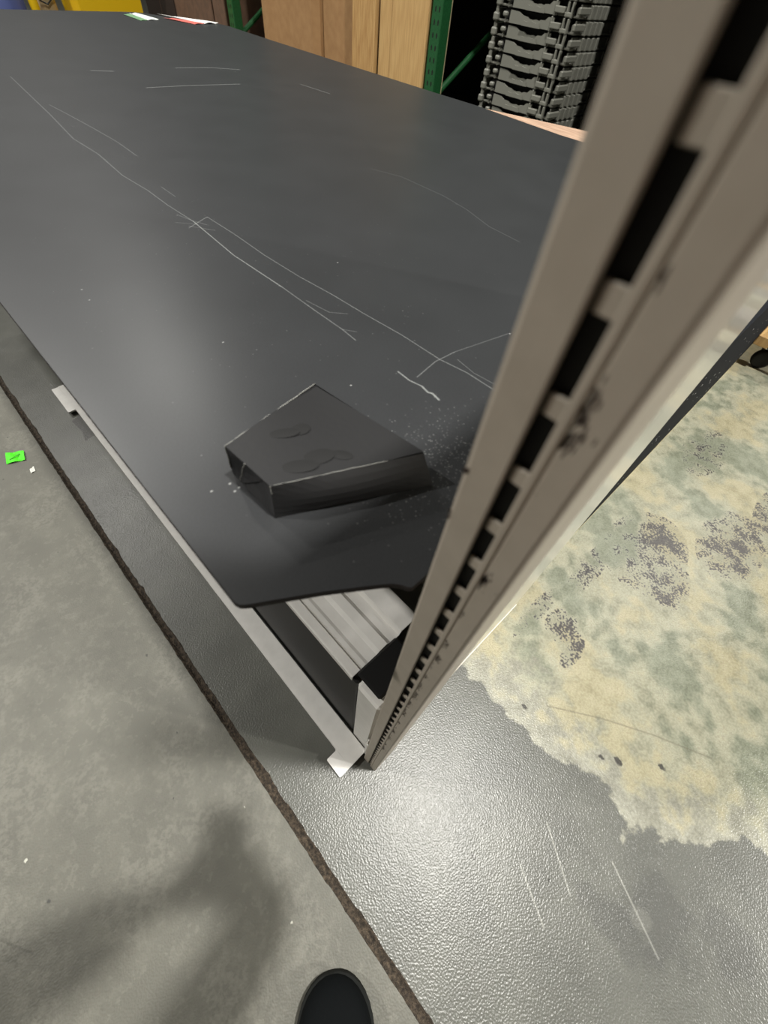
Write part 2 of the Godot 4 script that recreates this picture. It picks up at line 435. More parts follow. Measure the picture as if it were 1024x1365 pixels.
# ---------------------------------------------------------------- the table and its frame
func base_frame() -> void:
	var t := thing("base_frame", "white steel base frame under the black table, with floor rail and ridged beam", "frame")
	var st := ST()
	extr(st, PackedVector2Array([Vector2(0.0525, 0.002), Vector2(0.0545, 0.002), Vector2(0.0545, 0.012), Vector2(0.0935, 0.012), Vector2(0.0935, 0.002), Vector2(0.0955, 0.002), Vector2(0.0955, 0.0142), Vector2(0.0945, 0.0152), Vector2(0.0535, 0.0152), Vector2(0.0525, 0.0142)]), -1.548, -0.047)
	obj("base_rail", st, M.white_metal, t)
	for q in [[-0.0885, -0.047, 0.0275], [-1.545, -1.40, 0.030]]:
		st = ST()
		var z0: float = q[0]; var z1: float = q[1]; var xl: float = q[2]
		extr(st, PackedVector2Array([Vector2(0.0525, z0 - 0.003), Vector2(0.050, z0), Vector2(xl + 0.002, z0), Vector2(xl, z0 + 0.002), Vector2(xl, z1 - 0.002), Vector2(xl + 0.002, z1), Vector2(0.054, z1)]), 0.011, 0.0152, Transform3D(Basis(Vector3(1, 0, 0), Vector3(0, 0, 1), Vector3(0, 1, 0)), Vector3.ZERO))
		obj("foot_tab", st, M.white_metal, t)
		st = ST(); box(st, Vector3(xl + 0.012, 0.0058, (z0 + z1) / 2), Vector3(0.012, 0.0116, (z1 - z0) * 0.5), 0.002)
		obj("foot_pad", st, M.black_plastic, t)
	# leg under the ridged beam
	st = ST(); box(st, Vector3(0.1395, 0.1985, -0.0705), Vector3(0.083, 0.397, 0.043), 0.004); obj("leg", st, M.white_metal, t)
	st = ST(); box(st, Vector3(0.1435, 0.4035, -0.0795), Vector3(0.0735, 0.007, 0.0455), 0.003)  # flat black plate over the leg top
	var cap := obj("leg_top_plate", st, M.black_plastic, t); meta(cap, "flat black plate on top of the white leg")
	st = ST(); box(st, Vector3(0.0915, 0.075, -0.0465), Vector3(0.003, 0.13, 0.006), 0.001); obj("bracket", st, M.white_metal, t)
	st = ST(); box(st, Vector3(0.0955, 0.085, -0.0485), Vector3(0.003, 0.15, 0.004), 0.001); obj("bracket", st, M.white_metal, t)
	# added dark panel standing in for the shade below the beam
	st = ST(); box(st, Vector3(0.1035, 0.197, -0.82), Vector3(0.006, 0.388, 1.452), 0.002); var kp := obj("shade_panel", st, M.dark_panel, t); meta(kp, "added dark panel for the shade under the beam")
	# ridged beam: a folded sheet
	var top := [Vector2(0.0995, 0.385), Vector2(0.0995, 0.398), Vector2(0.1015, 0.400), Vector2(0.1140, 0.400), Vector2(0.1148, 0.394), Vector2(0.1165, 0.394), Vector2(0.1172, 0.401), Vector2(0.1240, 0.401), Vector2(0.1290, 0.398), Vector2(0.1440, 0.398), Vector2(0.1500, 0.404), Vector2(0.1640, 0.405), Vector2(0.1720, 0.394), Vector2(0.1880, 0.392), Vector2(0.1925, 0.402), Vector2(0.2240, 0.402), Vector2(0.2265, 0.400), Vector2(0.2265, 0.385)]
	var prof := PackedVector2Array()
	for p in top: prof.append(p)
	for k in range(top.size() - 1, -1, -1):
		var p: Vector2 = top[k]
		prof.append(Vector2(clampf(p.x, 0.1012, 0.2248), p.y - (0.002 if p.y > 0.386 else 0.0)))
	st = ST(); extr(st, prof, -1.54, -0.103); obj("ridged_beam", st, M.white_metal, t)
	# cross members that carry the table board, set back from its edges
	st = ST(); box(st, Vector3(0.72, 0.703, -0.80), Vector3(0.5, 0.065, 1.4), 0.004); obj("cross_member", st, M.white_metal, t)
	for q in [[0.52, -0.16], [0.52, -1.46], [0.92, -0.16], [0.92, -1.46]]:
		st = ST(); box(st, Vector3(q[0], 0.336, q[1]), Vector3(0.06, 0.672, 0.04), 0.003); obj("leg", st, M.white_metal, t)
	st = ST(); box(st, Vector3(0.36, 0.03, -1.46), Vector3(0.50, 0.025, 0.04), 0.003); obj("cross_rail", st, M.white_metal, t)

func upright() -> void:
	var t := thing("slotted_upright", "tall beige steel post with a row of slots, standing at the table corner", "shelf post")
	var h := 1.83
	var X := Transform3D(Basis(Vector3(1, 0, 0), Vector3(0, 0, -1), Vector3(0, 1, 0)), Vector3.ZERO)   # profile (x, -z) up along y
	var P := func(a: Array) -> PackedVector2Array:
		var o := PackedVector2Array()
		for p in a: o.append(Vector2(p[0], -p[1]))
		return o
	var st := ST()
	extr(st, P.call([[0.0855, -0.0285], [0.0850, -0.0292], [0.0850, -0.0400], [0.0856, -0.0414], [0.0872, -0.0420], [0.1250, -0.0420], [0.1250, -0.0405], [0.0864, -0.0405], [0.0864, -0.0285]]), 0.0, h, X)
	obj("wide_face", st, M.beige_metal, t)
	st = ST()
	extr(st, P.call([[0.0864, -0.0225], [0.0855, -0.0225], [0.0850, -0.0220], [0.0850, -0.0202], [0.0855, -0.0197], [0.0863, -0.0195], [0.0855, -0.0192], [0.0850, -0.0187], [0.0850, -0.0108], [0.0856, -0.0096], [0.0868, -0.0090], [0.1250, -0.0090], [0.1250, -0.0105], [0.0890, -0.0105]]), 0.0, h, X)
	obj("grooved_face", st, M.beige_metal, t)
	st = ST()
	var pitch := 0.02568; var y := 0.9368 - 36 * pitch
	while y < h - 0.01:
		box(st, Vector3(0.0880, y - 0.0032, -0.02465), Vector3(0.0014, 0.0064, 0.0063), 0.0003)
		y += pitch
	var sl := obj("slot_strip", st, M.beige_metal, t); meta(sl, "bars between the dark slots")
	st = ST(); box(st, Vector3(0.1068, h / 2, -0.0255), Vector3(0.034, h - 0.002, 0.0295), 0.001)  # solid dark fill painted for the shade inside the hollow post
	obj("slot_shade_fill", st, M.slot_dark, t)
	# scuffs of dark rubbed paint beside the groove
	st = ST()
	var f := noise(5, 40.0, 3)
	for k in 4200:
		var yy := rng.randf_range(0.30, 0.945)
		var dens := f.get_noise_2d(yy, 0.0) + 0.25 * f.get_noise_2d(yy * 3.0, 4.0)
		if rng.randf() > 0.15 + 1.3 * dens: continue
		var zz := -0.0190 + absf(rng.randfn(0.0, 0.0010)) * (1.0 + 1.5 * maxf(0.0, dens))
		var r := rng.randf_range(0.00008, 0.00028)
		quad(st, Vector3(0.08496, yy - r * 6, zz - r), Vector3(0.08496, yy - r * 4, zz + r), Vector3(0.08496, yy + r * 6, zz + r * 0.7), Vector3(0.08496, yy + r * 4, zz - r))
	for q in [[0.8735, -0.0412], [0.8738, -0.0405], [0.8743, -0.0400], [0.8510, -0.0414], [0.8480, -0.0412]]:
		box(st, Vector3(0.0850, q[0], q[1]), Vector3(0.0004, 0.0022, 0.0008), 0.0001)
	var sc := obj("scuff_marks", st, mat(Color(0.22, 0.17, 0.145), 0.8), t); meta(sc, "dark rubbed scuffs", "", "", "stuff")

func end_panel() -> void:
	var t := thing("end_panel", "glossy cream white sheet metal panel fixed to the right side of the slotted post", "panel")
	var st := ST(); box(st, Vector3(0.3560, 0.66, -0.0285), Vector3(0.458, 1.31, 0.005), 0.0015); obj("sheet", st, M.gloss_white, t)
	st = ST(); box(st, Vector3(0.3560, 0.016, -0.0255), Vector3(0.454, 0.028, 0.002), 0.0008); obj("bottom_flange", st, M.gloss_white, t)

func black_board() -> void:
	var t := thing("standing_board", "black board standing on its long edge behind the glossy cream panel", "board")
	var st := ST(); box(st, Vector3(1.42, 0.305, -0.0475), Vector3(2.44, 0.60, 0.013), 0.001); obj("face_sheet", st, M.board_black, t)
	st = ST(); box(st, Vector3(1.42, 0.0035, -0.0472), Vector3(2.44, 0.007, 0.0138), 0.001); var e := obj("edge_band", st, M.cream_edge, t); meta(e, "thin cream band along the bottom edge")
	st = ST()
	for k in 60:
		var p := Vector3(rng.randf_range(0.9, 2.4), rng.randf_range(0.02, 0.55), -0.0409)
		box(st, p, Vector3(0.004, 0.0025, 0.0006) * rng.randf_range(0.5, 1.6), 0.0001)
	meta(obj("white_specks", st, M.worn, t), "white paint specks", "", "", "stuff")

func table_texture(x0: float, z0: float, w: float, h: float, W: int, H: int, seed_: int) -> ImageTexture:
	var px := w / W
	var n1 := bytes(seed_, 0.004 * (px / 0.0006), 4, W, H); var n2 := bytes(seed_ + 1, 0.25, 2, W, H)
	var d := PackedByteArray(); d.resize(W * H * 3)
	for k in W * H:
		var v := 0.203 + (n1[k] - 127) * 0.00007 + (n2[k] - 127) * 0.00010
		d[k * 3] = int(v * 255); d[k * 3 + 1] = int(v * 261); d[k * 3 + 2] = int(v * 270)
	var im := Image.create_from_data(W, H, false, Image.FORMAT_RGB8, d)
	var lines := [
		[0.00085, 0.36, [0.314, -1.495, 0.282, -1.173, 0.263, -1.011, 0.266, -0.921, 0.257, -0.811, 0.261, -0.739, 0.259, -0.678, 0.261, -0.612, 0.252, -0.501, 0.254, -0.404]],
		[0.0006, 0.5, [0.261, -0.612, 0.252, -0.501, 0.254, -0.404, 0.253, -0.346, 0.253, -0.302, 0.251, -0.279]],
		[0.0008, 0.36, [0.304, -1.239, 0.309, -1.163, 0.314, -1.064, 0.317, -0.969, 0.313, -0.886]],
		[0.0007, 0.3, [0.283, -0.744, 0.282, -0.699]],
		[0.0006, 0.5, [0.246, -0.596, 0.283, -0.616, 0.284, -0.551, 0.282, -0.481, 0.284, -0.416, 0.289, -0.361, 0.291, -0.312, 0.295, -0.259, 0.295, -0.207, 0.3, -0.177, 0.3, -0.148, 0.302, -0.119]],
		[0.0006, 0.35, [0.254, -0.642, 0.261, -0.615, 0.27, -0.593]], [0.0006, 0.4, [0.249, -0.602, 0.270, -0.573]], [0.0006, 0.3, [0.240, -0.62, 0.262, -0.60]],
		[0.0005, 0.35, [0.258, -0.368, 0.263, -0.335, 0.277, -0.321]], [0.0005, 0.35, [0.253, -0.302, 0.262, -0.29]],
		[0.0005, 0.5, [0.257, -0.201, 0.289, -0.207, 0.317, -0.206]], [0.0006, 0.3, [0.317, -0.206, 0.39, -0.193]],
		[0.0003, 0.5, [0.309, -0.196, 0.305, -0.172, 0.307, -0.152, 0.313, -0.127]],
		[0.0008, 0.8, [0.249, -0.218, 0.248, -0.202, 0.251, -0.189]], [0.0011, 0.9, [0.251, -0.189, 0.249, -0.180, 0.251, -0.176, 0.249, -0.166]],
		[0.0009, 0.2, [0.622, -0.661, 0.641, -0.605, 0.638, -0.506, 0.626, -0.447, 0.604, -0.386, 0.598, -0.325]],
		[0.0024, 0.6, [0.535, -1.323, 0.633, -1.32, 0.764, -1.302]], [0.003, 0.6, [0.703, -1.512, 0.795, -1.5, 0.861, -1.457]], [0.002, 0.45, [0.918, -1.262, 0.925, -1.147]], [0.004, 0.5, [0.493, -1.522, 0.54, -1.503]],
		[0.004, 0.05, [0.26, -0.34, 0.33, -0.33, 0.36, -0.29]], [0.002, 0.05, [0.30, -0.35, 0.34, -0.36]]]
	for l in lines:
		var pts := []
		for k in range(0, l[2].size(), 2): pts.append(Vector2((l[2][k] - x0) / px, (l[2][k + 1] - z0) / px))
		stroke(im, pts, maxf(l[0] / px, 0.45), Color(0.66, 0.67, 0.66), l[1], 0.5)
	var specks := [0.148, -0.351, 0.083, -0.491, 0.343, -0.418, 0.049, -0.2, 0.062, -0.198, 0.061, -0.19, 0.065, -0.191, 0.085, -0.515, 0.201, -0.229, 0.146, -0.163, 0.39, -0.192]
	for k in range(0, specks.size(), 2): stroke(im, [Vector2((specks[k] - x0) / px, (specks[k + 1] - z0) / px), Vector2((specks[k] + 0.0012 - x0) / px, (specks[k + 1] - z0) / px)], maxf(0.0007 / px, 0.4), Color(0.9, 0.9, 0.88), 1.0, 0.1)
	# white dust scattered by the block and the post
	for k in 950:
		var x := rng.randfn(0.195, 0.035); var z := rng.randfn(-0.115, 0.028)
		if k % 3 == 0: x = rng.randf_range(0.05, 0.5); z = rng.randf_range(-0.7, -0.07)
		stroke(im, [Vector2((x - x0) / px, (z - z0) / px), Vector2((x + 0.0004 - x0) / px, (z - z0) / px)], rng.randf_range(0.35, 0.85), Color(0.85, 0.85, 0.83), rng.randf_range(0.3, 1.0), 0.3)
	return ImageTexture.create_from_image(im)

func table_board() -> void:
	var t := thing("table_board", "large black laminate board with chalky scratches, lying flat as the table top", "table top")
	var poly := PackedVector2Array()
	for p in [[0.0168, -2.535], [0.0168, -0.119], [0.0182, -0.1155], [0.0210, -0.1130], [0.059, -0.0902], [0.0816, -0.0752], [0.0895, -0.0698], [0.0945, -0.0662], [0.0982, -0.0615], [0.1004, -0.0575], [0.1022, -0.0562], [1.205, -0.0562], [1.205, -0.64], [1.237, -0.917], [1.237, -1.06], [1.250, -1.47], [1.268, -2.0], [1.280, -2.20], [1.268, -2.27], [1.197, -2.345], [1.086, -2.515], [1.05, -2.535]]: poly.append(Vector2(p[0], p[1]))
	var y1 := 0.74; var y0 := 0.7355; var ch := 0.0006
	var tp := inset(poly, ch)
	var n := poly.size()
	var o: MeshInstance3D = null
	for part in 2:
		var cut := PackedVector2Array([Vector2(-1, -0.85), Vector2(2, -0.85), Vector2(2, 0.1), Vector2(-1, 0.1)]) if part == 0 else PackedVector2Array([Vector2(-1, -3), Vector2(2, -3), Vector2(2, -0.85), Vector2(-1, -0.85)])
		var st := ST()
		for pl in Geometry2D.intersect_polygons(tp, cut):
			var ids := Geometry2D.triangulate_polygon(pl)
			for k in range(0, ids.size(), 3):
				var a: Vector2 = pl[ids[k]]; var b: Vector2 = pl[ids[k + 1]]; var c: Vector2 = pl[ids[k + 2]]
				if (b - a).cross(c - a) > 0:
					var s := b; b = c; c = s
				for p in [a, c, b]:
					st.set_uv(Vector2((p.x - 0.0) / 1.3, (p.y + 0.85) / 0.8 if part == 0 else (p.y + 2.55) / 1.7)); st.add_vertex(Vector3(p.x, y1, p.y))
		var m := mat(Color.WHITE, 0.37)
		m.albedo_texture = table_texture(0.0, -0.85, 1.3, 0.8, 2048, 1260, 301) if part == 0 else table_texture(0.0, -2.55, 1.3, 1.7, 1024, 1339, 301)
		m.texture_repeat = false
		m.uv2_triplanar = false
		if part == 0: o = obj("top_sheet", st, m, t)
		else: more(o, st, m)
	var st := ST()
	for i in n:
		var i2 := (i + 1) % n
		var a := poly[i]; var b := poly[i2]
		quad(st, Vector3(b.x, y0, b.y), Vector3(a.x, y0, a.y), Vector3(a.x, y1 - ch, a.y), Vector3(b.x, y1 - ch, b.y))
		quad(st, Vector3(b.x, y1 - ch, b.y), Vector3(a.x, y1 - ch, a.y), Vector3(tp[i].x, y1, tp[i].y), Vector3(tp[i2].x, y1, tp[i2].y))
	var ids := Geometry2D.triangulate_polygon(poly)
	for k in range(0, ids.size(), 3):
		var a := poly[ids[k]]; var b := poly[ids[k + 1]]; var c := poly[ids[k + 2]]
		if (b - a).cross(c - a) > 0: tri(st, Vector3(a.x, y0, a.y), Vector3(b.x, y0, b.y), Vector3(c.x, y0, c.y))
		else: tri(st, Vector3(a.x, y0, a.y), Vector3(c.x, y0, c.y), Vector3(b.x, y0, b.y))
	obj("board_core", st, M.board_edge, t)

func rubber_block() -> void:
	var t := thing("rubber_block", "black rubber block with dark ovals and worn pale edges on the near table corner", "block")
	var A := Vector3(0.0686, 0.7705, -0.2014); var B := Vector3(0.1560, 0.7680, -0.2195); var C := Vector3(0.1680, 0.7680, -0.1148); var D := Vector3(0.0716, 0.7700, -0.155)
	var A0 := Vector3(0.0690, 0.7403, -0.2050); var B0 := Vector3(0.1575, 0.7403, -0.2210); var C0 := Vector3(0.1725, 0.7403, -0.1040); var D0 := Vector3(0.0690, 0.7403, -0.1530)
	var st := ST(true)
	var N := 28
	var grid := []
	for j in N + 1:
		var row := []
		for i in N + 1:
			var u := float(i) / N; var v := float(j) / N
			var p := A.lerp(B, u).lerp(D.lerp(C, u), v)
			p.y += 0.0012 * sin(u * 5.0 + v * 3.0) * u
			row.append(p)
		grid.append(row)
	for j in N:
		for i in N: quad(st, grid[j][i], grid[j + 1][i], grid[j + 1][i + 1], grid[j][i + 1])
	obj("top_face", st, M.black_rubber, t)
	# sides: the front leans and folds, the left end curls in
	st = ST()
	var walls := [[A, B, A0, B0, 0.0], [B, C, B0, C0, 0.0], [C, D, C0, D0, 0.0045], [D, A, D0, A0, -0.007]]
	for w in walls:
		var a: Vector3 = w[0]; var b: Vector3 = w[1]; var a0: Vector3 = w[2]; var b0: Vector3 = w[3]
		var nrm := (b - a).cross(Vector3.UP).normalized()
		for i in 12:
			for j in 6:
				var q := []
				for c in [[0, 0], [0, 1], [1, 1], [1, 0]]:
					var u: float = (i + c[0]) / 12.0; var v: float = (j + c[1]) / 6.0
					var p := a.lerp(b, u).lerp(a0.lerp(b0, u), v)
					var bulge: float = w[4] * sin(PI * v) * sin(PI * u)
					q.append(p - nrm * bulge)
				quad(st, q[3], q[2], q[1], q[0])
	var sd := obj("side", st, mat(Color(0.20, 0.20, 0.205), 0.6), t)  # side colour lightened to make up for the little light it gets
	meta(sd, "folded side with lightened colour")
	for q in [[0.26, 0.80, 0.012, 0.0055, 0.55], [0.42, 0.74, 0.011, 0.0065, 0.35], [0.55, 0.80, 0.008, 0.004, 0.9], [0.40, 0.30, 0.0105, 0.0045, 0.5], [0.52, 0.34, 0.007, 0.0055, 0.2]]:  # flat dark ovals laid on the top face
		st = ST(true)
		var c: Vector3 = A.lerp(B, q[0]).lerp(D.lerp(C, q[0]), q[1]) + Vector3(0, 0.0004 + 0.0012 * sin(q[0] * 5.0 + q[1] * 3.0) * q[0], 0)
		for k in 20:
			var p0 := Vector2(cos(TAU * k / 20.0) * q[2], sin(TAU * k / 20.0) * q[3]).rotated(q[4]); var p1 := Vector2(cos(TAU * (k + 1) / 20.0) * q[2], sin(TAU * (k + 1) / 20.0) * q[3]).rotated(q[4])
			tri(st, c + Vector3(0, 0.0003, 0), c + Vector3(p1.x, 0, p1.y), c + Vector3(p0.x, 0, p0.y))
		meta(obj("dark_oval", st, mat(Color(0.05, 0.05, 0.052), 0.6), t), "dark oval patch")
	var e := [[A, B, 0.00032, 0.0, 1.0], [D, C, 0.00022, 0.02, 0.75], [A, A0, 0.0005, 0.0, 0.8], [A0.lerp(D0, 0.25) + Vector3(-0.001, 0.004, 0), A.lerp(D, 0.45), 0.00045, 0.0, 1.0], [D, D0, 0.0003, 0.0, 0.25]]
	for q in e:
		var pts := []
		for k in 13: pts.append((q[0] as Vector3).lerp(q[1], lerpf(q[3], q[4], k / 12.0)) + Vector3(rng.randf_range(-1, 1), rng.randf_range(-1, 1), rng.randf_range(-1, 1)) * 0.0003)
		st = ST(true); tube(st, pts, q[2], 6)
		meta(obj("worn_edge", st, M.worn, t), "pale frayed edge")

func sheet(st: SurfaceTool, c: Array, th := 0.0006, wave := 0.0) -> void:   # c: four corners counter-clockwise from above
	var N := 8
	for j in N:
		for i in N:
			var q := []
			for k in [[0, 0], [1, 0], [1, 1], [0, 1]]:
				var u: float = float(i + k[0]) / N; var v: float = float(j + k[1]) / N
				var p: Vector3 = (c[0] as Vector3).lerp(c[1], u).lerp((c[3] as Vector3).lerp(c[2], u), v)
				p.y += wave * absf(sin(u * 4.0 + v * 1.5))
				q.append(p)
			var up := Vector3(0, th, 0)
			quad(st, q[0] + up, q[1] + up, q[2] + up, q[3] + up)
			quad(st, q[3], q[2], q[1], q[0])
			if j == 0: quad(st, q[0], q[1], q[1] + up, q[0] + up)
			if j == N - 1: quad(st, q[2], q[3], q[3] + up, q[2] + up)
			if i == 0: quad(st, q[3], q[0], q[0] + up, q[3] + up)
			if i == N - 1: quad(st, q[1], q[2], q[2] + up, q[1] + up)

func table_papers() -> void:
	var y := 0.7403
	var t := thing("paper_label", "small white label with a green end lying near the far edge of the table", "paper")
	var st := ST(); sheet(st, [Vector3(1.012, y, -2.32), Vector3(1.061, y, -2.33), Vector3(1.048, y, -2.49), Vector3(1.012, y, -2.47)], 0.0006, 0.002); obj("sheet", st, mat(Color(0.9, 0.92, 0.9), 0.5), t)
	st = ST(); sheet(st, [Vector3(0.983, y, -2.31), Vector3(1.012, y, -2.32), Vector3(1.012, y, -2.47), Vector3(0.981, y, -2.45)], 0.0006, 0.001); meta(obj("printed_end", st, mat(Color(0.45, 0.62, 0.45), 0.5), t), "green printed end")
	t = thing("leaflet", "folded white leaflet with a red stripe at the far corner of the table", "paper")
	st = ST(); sheet(st, [Vector3(1.20, y, -2.245), Vector3(1.262, y, -2.250), Vector3(1.172, y, -2.365), Vector3(1.115, y, -2.45)], 0.0006, 0.004); obj("sheet", st, mat(Color(0.93, 0.92, 0.9), 0.45), t)
	st = ST(); sheet(st, [Vector3(1.155, y, -2.235), Vector3(1.20, y, -2.245), Vector3(1.14, y, -2.36), Vector3(1.10, y, -2.37)], 0.0006, 0.002); meta(obj("printed_stripe", st, mat(Color(0.82, 0.42, 0.38), 0.5), t), "red printed stripe")

func floor_litter() -> void:
	var t := thing("tape_scrap", "scrap of bright green tape on the concrete left of the floor joint", "tape")
	var st := ST(); sheet(st, [Vector3(-0.182, 0.0004, -1.300), Vector3(-0.137, 0.0004, -1.285), Vector3(-0.128, 0.0004, -1.325), Vector3(-0.170, 0.0004, -1.345)], 0.0008, 0.004); obj("tape", st, mat(Color(0.30, 0.86, 0.10), 0.5), t)
	st = ST(); box(st, Vector3(-0.155, 0.006, -1.312), Vector3(0.030, 0.0008, 0.003), 0.0002, Basis(Vector3.UP, 0.3)); obj("crease", st, mat(Color(0.22, 0.65, 0.08), 0.6), t)
	var q := thing("paper_scrap", "tiny torn white paper scrap on the concrete beside the green tape", "paper")
	st = ST(); sheet(st, [Vector3(-0.143, 0.0004, -1.222), Vector3(-0.130, 0.0004, -1.225), Vector3(-0.128, 0.0004, -1.245), Vector3(-0.140, 0.0004, -1.240)], 0.0006, 0.002); obj("scrap", st, mat(Color(0.85, 0.85, 0.82), 0.8), q)

# ---------------------------------------------------------------- the rack behind the table
func rack_post(parent: Node3D, at: Vector3) -> void:
	var st := ST(); box(st, at + Vector3(0.04, 1.2, -0.04), Vector3(0.08, 2.4, 0.08), 0.004); var p := obj("post", st, M.green_steel, parent)
	st = ST(true)
	for k in 46:
		for s in [0.022, 0.052]:
			var y: float = 0.08 + k * 0.05
			var c := at + Vector3(-0.0004, y, -s)
			var pts := [Vector3(0, 0.012, -0.003), Vector3(0, 0.012, 0.003), Vector3(0, 0.004, 0.006), Vector3(0, -0.010, 0.004), Vector3(0, -0.010, -0.004), Vector3(0, 0.004, -0.006)]
			for m in range(1, 5): tri(st, c + pts[0], c + pts[m + 1], c + pts[m])
	meta(obj("punched_holes", st, M.slot_dark, p), "two rows of teardrop holes", "", "", "stuff")
	st = ST(); box(st, at + Vector3(0.04, 0.004, -0.04), Vector3(0.14, 0.008, 0.12), 0.002); obj("foot_plate", st, M.green_steel, p)

func rack() -> void:
	var t := thing("pallet_rack", "green slotted pallet rack along the right aisle, with unseen shelf decks added for shade", "pallet rack")
	for z in [-2.44, -4.72]:
		rack_post(t, Vector3(2.8, 0, z)); rack_post(t, Vector3(3.82, 0, z))
		var st := ST(); tube(st, [Vector3(2.86, 0.43, z - 0.02), Vector3(3.84, 0.98, z - 0.02)], 0.017, 10); obj("brace", st, M.green_steel, t)
		st = ST(); tube(st, [Vector3(2.86, 1.55, z - 0.02), Vector3(3.84, 1.0, z - 0.02)], 0.017, 10); obj("brace", st, M.green_steel, t)
		st = ST(); tube(st, [Vector3(2.86, 0.2, z - 0.02), Vector3(3.84, 0.2, z - 0.02)], 0.017, 10); obj("cross_bar", st, M.green_steel, t)
		if z > -3.0:
			st = ST(); box(st, Vector3(2.878, 1.2, z + 0.0012), Vector3(0.006, 2.4, 0.002), 0.0005); meta(obj("paper_strip", st, M.cream_edge, t), "torn pale strip along the edge")
	for y in [1.45, 2.35]:
		for x in [2.835, 3.865]:
			var st := ST(); box(st, Vector3(x, y, -3.0), Vector3(0.05, 0.11, 7.0), 0.004); obj("beam", st, M.green_steel, t)
		var st := ST(); box(st, Vector3(3.35, y + 0.065, -3.0), Vector3(1.06, 0.018, 7.0), 0.002); obj("shade_decking", st, M.card_dull, t)  # deck added out of view to shade the goods below
	var st := ST(); box(st, Vector3(4.4, 2.1, -4.2), Vector3(0.05, 4.2, 8.4), 0.004)  # added dark board: gives the rack interior its shade and blocks lamps
	meta(obj("shade_board", st, mat(Color(0.05, 0.042, 0.036), 0.9)), "added dark board behind the green pallet rack, standing in for shade", "shade_board")

func carton(called: String, label: String, c: Vector3, s: Vector3, m: Material, group := "", turn := 0.0) -> Node3D:
	var t := thing(called, label, "box", Vector3(c.x, 0, c.z), group)
	t.rotation.y = turn
	var st := ST(); box(st, Vector3(0, c.y, 0), s, 0.006); obj("body", st, m, t)
	st = ST()
	box(st, Vector3(-s.x / 2 - 0.0005, c.y, s.z * 0.02), Vector3(0.001, s.y - 0.01, 0.004), 0.0002)
	obj("seam", st, M.card_dull, t)
	st = ST(); box(st, Vector3(0, c.y + s.y / 2, 0), Vector3(s.x, 0.001, 0.05), 0.0003); obj("tape", st, mat(Color(0.6, 0.5, 0.36), 0.3), t)
	return t

